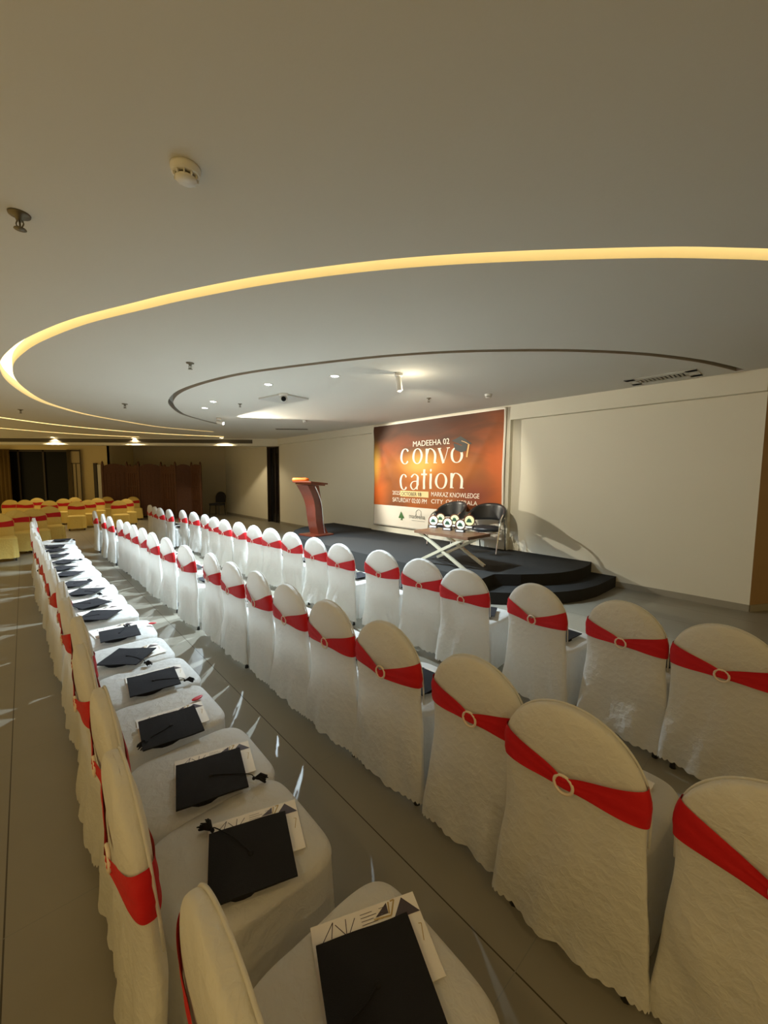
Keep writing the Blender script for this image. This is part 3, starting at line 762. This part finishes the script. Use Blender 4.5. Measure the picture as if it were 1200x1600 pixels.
# the front face of the banner looks along local... front is the side of -y? lettering sits TF proud of the vinyl
FRONT = 1.0
def text_part(name, s, x0, z0, width, height, m, parent, off=.03, ry=0):
    cu = bpy.data.curves.new(name,'FONT'); cu.body = s; cu.size = 1; cu.extrude = .003; cu.resolution_u = 6
    o = bpy.data.objects.new('tmp',cu); COL.objects.link(o)
    dg = bpy.context.evaluated_depsgraph_get(); me = bpy.data.meshes.new_from_object(o.evaluated_get(dg))
    bpy.data.objects.remove(o); bpy.data.curves.remove(cu)
    xs = [v.co.x for v in me.vertices]; ys = [v.co.y for v in me.vertices]
    a, b_, c, d = min(xs),max(xs),min(ys),max(ys)
    for v in me.vertices:
        X = x0+(v.co.x-a)/(b_-a)*width; Z = z0+(v.co.y-c)/(d-c)*height
        v.co = Vector((X, bfront(X,Z)-v.co.z*0-(.002 if v.co.z > 0 else 0), Z))
    me.name = name; me.materials.clear(); me.materials.append(m)
    o = bpy.data.objects.new(name, me); COL.objects.link(o); o.parent = parent; return o
SIGN = -1.0   # local -y or +y is towards the room (set after checking)
def bfront(X, Z):
    return -bdisp(X,Z)*1.0 + (ROOM*.009)
# which local y looks into the room?
lx = Vector((math.cos(WANG+PI),math.sin(WANG+PI))); ly = Vector((-lx.y,lx.x)); ROOM = 1.0 if ly.dot(WN) > 0 else -1.0
def stroke(bm, pts, wthin, wthick, dy=.0):
    pts = spline([(p[0],0,p[1]) for p in pts], 8) if len(pts) > 2 else [Vector((pts[0][0],0,pts[0][1])).lerp(Vector((pts[1][0],0,pts[1][1])),k/8) for k in range(9)]
    pr = None
    for i, p in enumerate(pts):
        t = (pts[min(i+1,len(pts)-1)]-pts[max(i-1,0)]).normalized(); n = Vector((-t.z,0,t.x)); w_ = wthin+(wthick-wthin)*abs(t.z)**2
        a = p+n*w_/2; b_ = p-n*w_/2
        a = bm.verts.new((a.x,bfront(a.x,a.z)+ROOM*.001,a.z)); b_ = bm.verts.new((b_.x,bfront(b_.x,b_.z)+ROOM*.001,b_.z))
        if pr: bm.faces.new((pr[0],a,b_,pr[1]))
        pr = (a,b_)
def glyph(bm, ch, x, z, h, w_):
    tn, tk = .016, .064
    def E(cx, cz, rx, rz, a0, a1, n=9): return [(cx+rx*math.cos(math.radians(a0+(a1-a0)*k/(n-1))), cz+rz*math.sin(math.radians(a0+(a1-a0)*k/(n-1)))) for k in range(n)]
    if ch == 'c': stroke(bm, E(x+w_/2,z+h/2,w_/2,h/2,40,320,11), tn, tk)
    if ch == 'o': stroke(bm, E(x+w_/2,z+h/2,w_/2,h/2,90,270), tn, tk); stroke(bm, E(x+w_/2,z+h/2,w_/2,h/2,-90,90), tn, tk)
    if ch == 'n':
        stroke(bm, [(x+.02,z),(x+.02,z+h)], tn, tk); stroke(bm, [(x+.02,z+h*.6),(x+w_*.35,z+h*.97),(x+w_*.75,z+h*.9),(x+w_,z+h*.6),(x+w_,z)], tn, tk)
        for q in (x-.02,x+w_-.04): stroke(bm, [(q,z+.008),(q+.10,z+.008)], tn, tk)
    if ch == 'v': stroke(bm, [(x,z+h),(x+w_/2,z)], tn, tk*1.1); stroke(bm, [(x+w_,z+h),(x+w_/2,z)], tn*.6, tn); stroke(bm, [(x-.04,z+h),(x+.06,z+h)], tn, tk); stroke(bm, [(x+w_-.04,z+h),(x+w_+.05,z+h)], tn, tk)
    if ch == 'a':
        stroke(bm, [(x+w_*.05,z+h*.8),(x+w_*.4,z+h),(x+w_*.8,z+h*.85),(x+w_*.85,z+h*.5),(x+w_*.85,z)], tn, tk)
        stroke(bm, [(x+w_*.85,z+h*.55),(x+w_*.3,z+h*.5),(x,z+h*.25),(x+w_*.25,z),(x+w_*.6,z+h*.06),(x+w_*.85,z+h*.25)], tn, tk*.8)
    if ch == 't': stroke(bm, [(x+w_*.5,z+h*1.3),(x+w_*.5,z)], tn, tk); stroke(bm, [(x-.02,z+h*.97),(x+w_*1.1,z+h*.97)], .038, tk)
    if ch == 'i': stroke(bm, [(x+w_*.5,z+h),(x+w_*.5,z)], tn, tk); stroke(bm, E(x+w_*.5,z+h*1.22,.012,.018,0,360,9), .025, .03)
def word(name, chars, z, h):
    bm = bmesh.new()
    for ch, x, w_ in chars: glyph(bm, ch, x, z, h, w_)
    o = obj(name, bm, M['btext'], bt)
    return o
# pixel of the photograph -> banner coordinates
def BP(px, py):
    d = RC*((px-600)/FPX)+UC*((800-py)/FPX)+FW; n3 = Vector((WN.x,WN.y,0)); q = Vector((W0.x,W0.y,0))
    k = (BD-(CC-q).dot(n3))/d.dot(n3); p = CC+d*k
    s = (p-q).to_2d().dot(WU); return XL-s, p.z
def ZP(cx, cy): return BP(560+cx*260/1200, 620+cy*260/1200)      # from the enlarged view of the banner
def wordpx(name, items, cyb, cyt):
    bm = bmesh.new()
    for ch, c0, c1, dyb in items:
        x0, z0 = ZP(c0, cyb+dyb); x1, _ = ZP(c1, cyb+dyb); _, zt = ZP((c0+c1)/2, cyt+dyb); _, zb = ZP((c0+c1)/2, cyb+dyb)
        glyph(bm, ch, x0+.02, zb, zt-zb, (x1-x0)-.05)
    return obj(name, bm, M['btext'], bt)
wordpx('lettering_convo', [('c',310,372,4),('o',392,462,2),('n',482,558,0),('v',575,655,-2),('o',668,755,-6)], 480, 372)
wordpx('lettering_cation', [('c',302,362,8),('a',378,448,6),('t',455,500,4),('i',512,535,2),('o',556,640,0),('n',660,752,-2)], 662, 552)
def textpx(name, s, c0, cy0b, c1, h, m):
    x0, z0 = ZP(c0, cy0b); x1, z1 = ZP(c1, cy0b); _, zt = ZP((c0+c1)/2, cy0b-h); _, zb = ZP((c0+c1)/2, cy0b)
    return text_part(name, s, x0, zb, x1-x0, zt-zb, m, bt)
textpx('lettering_title', 'MADEEHA 02', 393, 350, 660, 40, M['btext'])
bm = bmesh.new()
x0, z0 = ZP(303, 716); x1, z1 = ZP(508, 722); _, zt = ZP(405, 680); _, zb = ZP(405,722)
pp = [(x0,zb),(x1,zb),(x1,zt),(x0,zt)]
n = 12
for k in range(n):
    a = x0+(x1-x0)*k/n; b_ = x0+(x1-x0)*(k+1)/n
    poly(bm, [(a,bfront(a,zb)+ROOM*.0005,zb),(b_,bfront(b_,zb)+ROOM*.0005,zb),(b_,bfront(b_,zt)+ROOM*.0005,zt),(a,bfront(a,zt)+ROOM*.0005,zt)])
obj('date_patch', bm, M['bcream'], bt)
o_ = textpx('lettering_date', 'OCTOBER 18', 312, 714, 458, 26, M['bdark'])
for v in o_.data.vertices: v.co.y += ROOM*.003
textpx('lettering_year', '2025', 246, 706, 300, 28, M['btext'])
textpx('lettering_place', 'MARKAZ KNOWLEDGE', 528, 726, 872, 34, M['btext'])
textpx('lettering_time', 'SATURDAY 02:00 PM', 246, 764, 496, 32, M['btext'])
textpx('lettering_city', 'CITY', 528, 770, 612, 30, M['btext'])
textpx('lettering_of', 'OF', 632, 773, 680, 30, M['btext'])
textpx('lettering_region', 'KERALA', 715, 780, 858, 30, M['btext'])
textpx('logo_lettering', 'madeeha', 365, 880, 482, 34, M['bgrey'])
bm = bmesh.new()
for pts in ([(418,850),(418,828),(436,815),(454,828),(454,850)],): 
    stroke(bm, [ZP(*q) for q in pts], .012, .014)
x0, z0 = ZP(385,890); x1, z1 = ZP(480,893); stroke(bm, [(x0,z0),(x1,z0)], .01, .01)
obj('logo_arch', bm, M['bgrey'], bt)
bm = bmesh.new()
for pts in ([(290,872),(309,826),(334,874),(318,878),(300,874)],[(302,886),(316,872),(322,890)]):
    q = [ZP(*p) for p in pts]; poly(bm, [(a,bfront(a,b_)+ROOM*.002,b_) for a,b_ in q])
obj('logo_leaf', bm, M['bgreen'], bt)
bm = bmesh.new()
for pts, mi in (([(678,318),(742,284),(826,338),(760,352)],0),([(690,335),(745,352),(790,345),(782,388),(745,402),(700,382)],0)):
    q = [ZP(*p) for p in pts]; poly(bm, [(a,bfront(a,b_)+ROOM*(.003-mi*.001),b_) for a,b_ in q])
obj('printed_cap', bm, M['bdark'], bt)
bm = bmesh.new(); stroke(bm, [ZP(*q) for q in ((748,318),(775,328),(805,345))], .012,.02); stroke(bm, [ZP(*q) for q in ((800,345),(792,390),(784,435))], .03,.04)
for v in bm.verts: v.co.y += ROOM*.003
obj('printed_tassel', bm, M['bgold'], bt)
# ------------------------------------------------------------------ lectern
lp = P(487,837,.34)
t = thing('lectern', 'tall mahogany lectern with curved column and silver side rods on the stage', 'lectern', (lp.x,lp.y,.34), WANG+math.radians(8))
def colsec(z):                             # local x along the wall, +y towards the seats
    u = z/1.15; cy = -.25+.34*u+.035*math.sin(u*2*PI)
    return cy, .15+.05*u**2, .10+.055*abs(2*u-1)**2
bm = bmesh.new(); pr = None
for k in range(21):
    z = 1.15*k/20+.04; cy, a, b_ = colsec(z)
    r = [bm.verts.new((sx*a,cy+sy*b_,z)) for sx, sy in ((-1,-1),(1,-1),(1,1),(-1,1))]
    if pr:
        for q in range(4): bm.faces.new((pr[q],pr[(q+1)%4],r[(q+1)%4],r[q]))
    else: bm.faces.new(r[::-1])
    pr = r
bm.faces.new(pr)
obj('column', bm, M['lect'], t)
bm = bmesh.new(); box(bm, (0,-.14,.02), (.56,.60,.04), bev=.012); obj('base', bm, M['lect'], t)
bm = bmesh.new(); box(bm, (0,0,0), (.66,.50,.035), bev=.01); o_ = obj('top', bm, M['lect'], t); o_.location = (0,.03,1.24); o_.rotation_euler = (math.radians(5),0,0)
bm = bmesh.new(); box(bm, (0,0,0), (.56,.42,.04), bev=.008); o_ = obj('top_apron', bm, M['lect'], t); o_.location = (0,.03,1.205); o_.rotation_euler = (math.radians(5),0,0)
for sx in (-1,1):
    bm = bmesh.new(); tube(bm, spline([(sx*(colsec(z)[1]+.018),colsec(z)[0]-.03-.07*math.sin(PI*min(1,z/1.12)),z) for z in (.04,.25,.5,.75,.95,1.17)],6), .014, 10); obj('side_rod', bm, M['chrome'], t, True)
# orange cloth roll lying on the lectern
q0_, q1_ = P(459,749.5,1.6), P(486,749,1.6)
bm = bmesh.new()
prf = [(0,-.01),(.03,0),(.046,.02),(.050,.1),(.047,.2),(.050,.32),(.045,.38),(.02,.40),(0,.395)]
lathe(bm, prf, 20)
for v in bm.verts: v.co.x += .006*noise.noise(v.co*14); v.co.y += .006*noise.noise(v.co*14+Vector((3,0,0)))
o_ = obj('cloth_roll', bm, M['orange'], None, True); tag(o_, 'bright orange rolled cloth lying on the lectern top', 'cloth')
o_.rotation_euler = (0,math.radians(90),math.radians(-12)); q = P(459,749,1.63); o_.location = (lp.x-.44,lp.y+.05,.34+1.305)
# ------------------------------------------------------------------ low table with crossed legs
TZ = .52
fc = P(731,840,.857).to_2d()
ld = Vector((WU.x,WU.y)); sd_ = Vector((-WN.x,-WN.y)); TL, TWd = 1.06, .58
cen = fc+ld*TL/2+sd_*TWd/2
t = thing('coffee_table', 'low walnut table with crossed pale metal legs on the stage', 'table', (cen.x,cen.y,.34), WANG)
bm = bmesh.new(); box(bm, (0,0,TZ-.022), (TL,TWd,.044), bev=.004); obj('tabletop', bm, M['wood'], t)
for y in (-TWd/2+.05, TWd/2-.05):
    for sgn in (-1,1):
        bm = bmesh.new(); a = Vector((sgn*(TL/2-.06),y,0)); b_ = Vector((-sgn*(TL/2-.08),y,TZ-.045))
        d = b_-a; L = d.length; T = Matrix.Translation((a+b_)/2+Vector((0,sgn*.003,.012))) @ Matrix.Rotation(-math.atan2(d.z,d.x),4,'Y')
        box(bm, (0,0,0), (L,.04,.045), bev=.003, M4=T); obj('leg', bm, M['steel'], t)
bm = bmesh.new(); box(bm, (0,0,TZ-.055), (TL-.2,.04,.02)); obj('crossbar', bm, M['steel'], t)
# six award plaques
def plaque(px, py, r, label, cream, rot):
    p = P(px,py,.34+TZ)
    o = thing('award_plaque', label, 'trophy', (p.x,p.y,.34+TZ), rot, 'award plaques on the table')
    bm = bmesh.new(); box(bm, (0,0,.0225), (.15,.055,.045), bev=.003); b = obj('base', bm, M['blkpl'], o)
    bm = bmesh.new(); box(bm, (0,-.029,.023), (.115,.004,.024)); obj('name_plate', bm, M['plate'], b)
    T = Matrix.Translation((0,0,.045+r)) @ Matrix.Rotation(PI/2,4,'X')
    bm = bmesh.new(); lathe(bm, [(0,-.012),(r+.012,-.012),(r+.014,-.004),(r+.012,.008),(0,.008)], 32, T=T); d = obj('disc', bm, M['plwood'], o)
    bm = bmesh.new(); lathe(bm, [(0,.0125),(r-.006,.0125),(r-.004,.008)], 32, T=T@Matrix.Translation((.006,0,0))); obj('face', bm, cream, d)
    bm = bmesh.new(); s = r*.72
    for dx, hh in ((-.3,.8),(0,1.1),(.35,.75)):
        v = [T@Vector((dx*s-s*.55,-s*.5,.0135)),T@Vector((dx*s+s*.55,-s*.5,.0135)),T@Vector((dx*s,s*hh*.8,.0135))]
        poly(bm, v)
    obj('emblem', bm, M['emblem'], d)
face_cam = WANG+PI+math.radians(18)
for (px,py,r,t_,m_) in ((688,820.5,.080,'back left',M['plaque2']),(710,823,.082,'back middle',M['plaque2']),(733,825.5,.086,'back right',M['plaque2']),
                        (677,824.5,.078,'front left',M['plaque']),(699,828.5,.076,'front middle',M['plaque']),(719,831.5,.074,'front right',M['plaque'])):
    plaque(px, py, r, f'round award plaque with green emblem on black base, {t_} of the six', m_, face_cam)
# ------------------------------------------------------------------ two leather tub chairs
def tub_chair(s, d, rot, label):
    p = S(s,d,.34); t = thing('tub_chair', label, 'chair', p, rot, 'black leather chairs on the stage'); t.scale = (1.04,1.04,1.06)
    # local: faces +y
    bm = bmesh.new(); n = 26; g = []
    for i in range(n+1):
        u = -1+2*i/n; a = math.radians(-90+u*112)      # wraps around the back
        R = .29; R2 = R*(1+.05*abs(u))
        top = .83-.24*abs(u)**2.2; bot = .56-.02*abs(u)
        ro = []
        for k in range(9):
            v = k/8; z = bot+(top-bot)*v; lean = .04*(v)
            rr = R2+lean; ro.append(Vector((rr*math.cos(a), rr*math.sin(a)*.92+.03, z)))
        ri = [Vector((q.x*.86,(q.y-.03)*.86+.03,q.z)) for q in reversed(ro)]
        capt = ro[-1].lerp(ri[0],.5)+Vector((0,0,.018)); capb = ro[0].lerp(ri[-1],.5)-Vector((0,0,.012))
        g.append([bm.verts.new(q) for q in ro+[capt]+ri+[capb]])
    m_ = len(g[0])
    for i in range(n):
        for k in range(m_): bm.faces.new((g[i][k],g[i+1][k],g[i+1][(k+1)%m_],g[i][(k+1)%m_]))
    bm.faces.new(g[0]); bm.faces.new(g[-1][::-1])
    obj('backrest', bm, M['leather'], t, True)
    bm = bmesh.new(); lathe(bm, [(0,.46),(.20,.458),(.25,.445),(.265,.42),(.255,.385),(.22,.37),(0,.37)], 32)
    for v in bm.verts: v.co.y = v.co.y*.95+.06
    obj('seat', bm, M['leather'], t, True)
    for sx in (-1,1):
        fr = obj
        bm = bmesh.new(); tube(bm, spline([(sx*.30,.34,0),(sx*.315,.30,.30),(sx*.325,.24,.54),(sx*.31,.12,.64),(sx*.30,-.04,.68)],6), .0125, 10); obj('leg', bm, M['chrome'], t, True)
        bm = bmesh.new(); tube(bm, spline([(sx*.24,-.30,0),(sx*.255,-.22,.35),(sx*.30,-.04,.60)],6), .0125, 10); obj('leg', bm, M['chrome'], t, True)
    bm = bmesh.new(); tube(bm, [(-.31,.27,.38),(.31,.27,.38)], .010, 8); tube(bm, [(-.255,-.20,.38),(.255,-.20,.38)], .010, 8)
    for sx in (-1,1): tube(bm, [(sx*.31,.27,.38),(sx*.255,-.20,.38)], .010, 8)
    obj('frame_rail', bm, M['chrome'], t, True)
rw = math.atan2(WN.y,WN.x)-PI/2
tub_chair(3.64,.50,rw+math.radians(12),'black leather tub chair with chrome legs, right one behind the low table')
tub_chair(4.46,.55,rw-math.radians(4),'black leather tub chair with chrome legs, left one behind the award plaques')
# ------------------------------------------------------------------ ceiling fittings
def spot(name, parent, loc, target, power, colr, ang, blend=.4, rad=.025):
    l = bpy.data.lights.new(name,'SPOT'); l.energy = power; l.color = colr; l.spot_size = math.radians(ang); l.spot_blend = blend; l.shadow_soft_size = rad
    o = bpy.data.objects.new(name,l); COL.objects.link(o); o.location = loc
    d = Vector(target)-Vector(loc); o.rotation_euler = d.to_track_quat('-Z','Y').to_euler(); o.parent = parent
    return o
def downlight(px, py, label, power, colr, ang, lens, r=.055, target=None, blend=.4):
    p = P(px,py,ZC); t = thing('ceiling_downlight', label, 'light', (p.x,p.y,ZC), 0, 'ceiling downlights')
    bm = bmesh.new(); lathe(bm, [(r+.02,0),(r+.02,-.006),(r,-.012),(r-.006,-.004),(r-.004,.0)], 28); obj('trim_ring', bm, M['white'], t, True)
    bm = bmesh.new(); lathe(bm, [(r-.004,-.005),(r*.6,-.012),(0,-.014)], 24); obj('lens', bm, lens, t, True)
    tg = target if target else (0,0,-3)
    spot('lamp', t, (0,0,-.03), tg, power, colr, ang, blend)
    return t
downlight(523,587,'bright white ceiling downlight right of the ball camera', COLD_W, COLD, 120, M['lens'])
downlight(419,600,'bright white ceiling downlight just above the ball camera', COLD_W, COLD, 120, M['lens'])
downlight(333,627,'bright white ceiling downlight left of the ball camera, upper of a pair', COLD_W, COLD, 120, M['lens'])
downlight(320,637,'bright white ceiling downlight left of the ball camera, lower of a pair', COLD_W*.6, COLD, 120, M['lens'])
downlight(82,683,'warm downlight before the bulkhead above the dark window', BULK_W, WARM, 140, M['lensw'], .07)
downlight(209,684,'warm downlight before the bulkhead above the folding screen', BULK_W, WARM, 140, M['lensw'], .07)
downlight(346,684,'warm downlight before the bulkhead at its right end', BULK_W, WARM, 140, M['lensw'], .07)
for (x_, y_, t_) in ((-1.3,-.5,'left'),(1.2,-1.1,'right')):  # unseen fill lamps, added overhead to brighten the near seats
    t = thing('ceiling_downlight', f'added unseen warm fill lamp behind the camera, {t_} one', 'light', (x_,y_,ZC), 0, 'ceiling downlights')
    bm = bmesh.new(); lathe(bm, [(.075,0),(.075,-.006),(.055,-.012),(.049,-.004),(.051,.0)], 28); obj('trim_ring', bm, M['white'], t, True)
    bm = bmesh.new(); lathe(bm, [(.051,-.005),(.033,-.012),(0,-.014)], 24); obj('lens', bm, M['lensw'], t, True)
    spot('lamp', t, (0,0,-.03), (0,.6,-3), 46, (1.0,.70,.30), 140, .6, .12)
def track_spot(px, py, label, target, power, colr, ang, spill, lit, zdrop=.10):
    p = P(px,py,ZC); t = thing('ceiling_spotlight', label, 'light', (p.x,p.y,ZC))
    bm = bmesh.new(); lathe(bm, [(0,0),(.055,0),(.055,-.035),(.05,-.045),(0,-.045)], 24); obj('mount', bm, M['white'], t, True)
    bm = bmesh.new(); tube(bm, [(0,0,-.04),(0,0,-zdrop)], .009, 8); obj('stem', bm, M['chrome'], t, True)
    d = (Vector(target)-Vector((p.x,p.y,ZC-zdrop))).normalized()
    if not lit: d = Vector((.12,-.10,-1)).normalized()
    T = Matrix.Translation((0,0,-zdrop)) @ d.to_track_quat('-Z','Y').to_matrix().to_4x4()
    bm = bmesh.new(); lathe(bm, [(0,.05),(.032,.05),(.036,.04),(.040,-.13),(.034,-.135),(.030,-.12)], 24, T=T); h = obj('head', bm, M['white'], t, True)
    bm = bmesh.new(); lathe(bm, [(.031,-.121),(0,-.121)], 20, T=T); obj('lens', bm, M['lens'] if lit else M['lensw'], h)
    tip = Vector((0,0,-zdrop))+d*.15
    tg = Vector(target)-Vector((p.x,p.y,ZC))
    spot('lamp', t, tip, tuple(tg), power, colr, ang, .35, .02)
    if spill:
        l = bpy.data.lights.new('lamp_spill','POINT'); l.energy = spill; l.color = (1,.86,.62); l.shadow_soft_size = .02
        o = bpy.data.objects.new('lamp_spill',l); COL.objects.link(o); o.location = (.16,.02,-.26); o.parent = t
    return t
track_spot(342,653,'lit ceiling spotlight aimed along the stage from the left', tuple(S(3.6,.3,1.3)), SPOT_W*1.8, (1.0,.92,.74), 68, .5, True)
track_spot(623,583,'white cylinder ceiling spotlight above the stage front', tuple(S(5.2,.1,1.4)), SPOT_W*.35, (1.0,.88,.66), 75, 6.0, False)
def sprinkler(px, py, label, sc_=1.0):
    p = P(px,py,ZC); t = thing('sprinkler', label, 'sprinkler', (p.x,p.y,ZC), 0, 'ceiling sprinklers'); t.scale = (sc_,)*3
    bm = bmesh.new(); lathe(bm, [(0,0),(.042,0),(.040,-.008),(.018,-.012),(.014,-.03),(0,-.03)], 20); obj('escutcheon', bm, M['brass'], t, True)
    bm = bmesh.new()
    for s_ in (-1,1): tube(bm, spline([(s_*.010,0,-.028),(s_*.017,0,-.045),(s_*.004,0,-.064)],4), .003, 6)
    tube(bm, [(0,0,-.03),(0,0,-.064)], .004, 6); obj('yoke', bm, M['brass'], t, True)
    bm = bmesh.new(); lathe(bm, [(0,-.064),(.022,-.064),(.024,-.068),(0,-.070)], 16); obj('deflector', bm, M['brass'], t, True)
sprinkler(30,334,'metal ceiling sprinkler nearest the camera at upper left', 1.15)
sprinkler(297,567,'metal ceiling sprinkler inside the lit ring, left of the ceiling groove', 1.1)
sprinkler(195,631,'metal ceiling sprinkler near the far left of the lit ring', 1.2)
sprinkler(670,622,'small ceiling sprinkler above the banner', 1.0)
sprinkler(375,631,'small ceiling sprinkler left of the ball camera', .9)
sprinkler(32,640,'small ceiling sprinkler between the far light lines', 1.1)
sprinkler(395,688,'small wall sprinkler head near the doorway end of the bulkhead', 1.0)
def detector(px, py, r, label):
    p = P(px,py,ZC); t = thing('smoke_detector', label, 'detector', (p.x,p.y,ZC), 0, 'ceiling smoke detectors')
    bm = bmesh.new(); lathe(bm, [(0,0),(r*1.05,0),(r*1.05,-.012),(r*.98,-.016),(r*.96,-.030)], 36); b = obj('base', bm, M['white'], t, True)
    bm = bmesh.new()
    lathe(bm, [(r*.60,-.030),(r*.58,-.046),(0,-.046)], 30)
    obj('sensing_chamber', bm, M['grille'], t, True)
    bm = bmesh.new(); lathe(bm, [(r*.96,-.030),(r*.88,-.034),(r*.60,-.034)], 36); lathe(bm, [(r*.74,-.046),(r*.70,-.055),(0,-.060)], 36)
    for k in range(10):
        a = 2*PI*k/10; box(bm, (r*.76*math.cos(a),r*.76*math.sin(a),-.040), (r*.22,.006,.018), rz=a)
    obj('vented_cap', bm, M['white'], t, True)
detector(290,262,.060,'round white smoke detector on the near ceiling')
detector(763,616,.055,'small white smoke detector above the right end of the banner')
detector(476,657,.05,'small white smoke detector far back left of the banner')
# ball camera on a square white ceiling panel
pc = P(443,622,ZC)
bm = bmesh.new(); box(bm, (0,0,-.012), (.68,.55,.024), bev=.004)
o_ = obj('ceiling_panel', bm, M['offwhite']); o_.location = (pc.x,pc.y,ZC); o_.rotation_euler = (0,0,math.radians(-39)); tag(o_, 'square white access panel on the ceiling behind the ball camera', 'panel')
pk = P(443,615,ZC)
t = thing('ball_camera', 'white ball camera with dark lens hanging at the ceiling panel', 'camera', (pk.x,pk.y,ZC))
bm = bmesh.new(); lathe(bm, [(0,0),(.075,0),(.075,-.03),(.06,-.045),(0,-.045)], 24); obj('mount', bm, M['white'], t, True)
bm = bmesh.new(); bmesh.ops.create_uvsphere(bm, u_segments=24, v_segments=16, radius=.062, matrix=Matrix.Translation((0,0,-.085))); h = obj('housing', bm, M['offwhite'], t, True)
bm = bmesh.new(); dcam = (CC-Vector((pk.x,pk.y,ZC-.085))).normalized(); T = Matrix.Translation(Vector((0,0,-.085))+dcam*.048) @ dcam.to_track_quat('Z','Y').to_matrix().to_4x4()
lathe(bm, [(.040,0),(.036,.012),(0,.018)], 20, T=T); obj('lens', bm, M['glassdk'], h, True)
# rectangular air vent
cs = [P(975,590.7,ZC),P(1078,576.7,ZC),P(1092.7,590,ZC),P(1000,600,ZC)]
vc = sum(cs,Vector())/4; dv = (cs[1]-cs[0]); 
va = math.atan2(WU.y,WU.x)
t = thing('ceiling_vent', 'rectangular white ceiling air vent above the right end of the stage', 'vent', (vc.x,vc.y,ZC), va)
bm = bmesh.new()
LX, LY = .80, .42
for (cx,cy,sx,sy) in ((0,LY/2-.05,LX,.10),(0,-LY/2+.05,LX,.10),(LX/2-.06,0,.12,LY),(-LX/2+.06,0,.12,LY)): box(bm, (cx,cy,-.005), (sx,sy,.012))
obj('frame', bm, M['offwhite'], t)
bm = bmesh.new(); box(bm, (0,0,.002), (LX-.2,LY-.16,.004)); obj('backing', bm, M['grille'], t)
for k in range(12):
    bm = bmesh.new(); T = Matrix.Translation((-LX/2+.14+k*(LX-.28)/11,0,-.006)) @ Matrix.Rotation(math.radians(35),4,'Y'); box(bm, (0,0,0), (.022,LY-.19,.003), M4=T); obj('slat', bm, M['offwhite'], t)
vp = P(456,670.5,ZC)
bm = bmesh.new(); box(bm, (0,0,-.004), (.9,.16,.010), bev=.002)
o_ = obj('ceiling_vent', bm, M['grille']); o_.location = (vp.x,vp.y,ZC); o_.rotation_euler = (0,0,0); tag(o_, 'narrow dark slot vent in the ceiling near the doorway', 'vent')
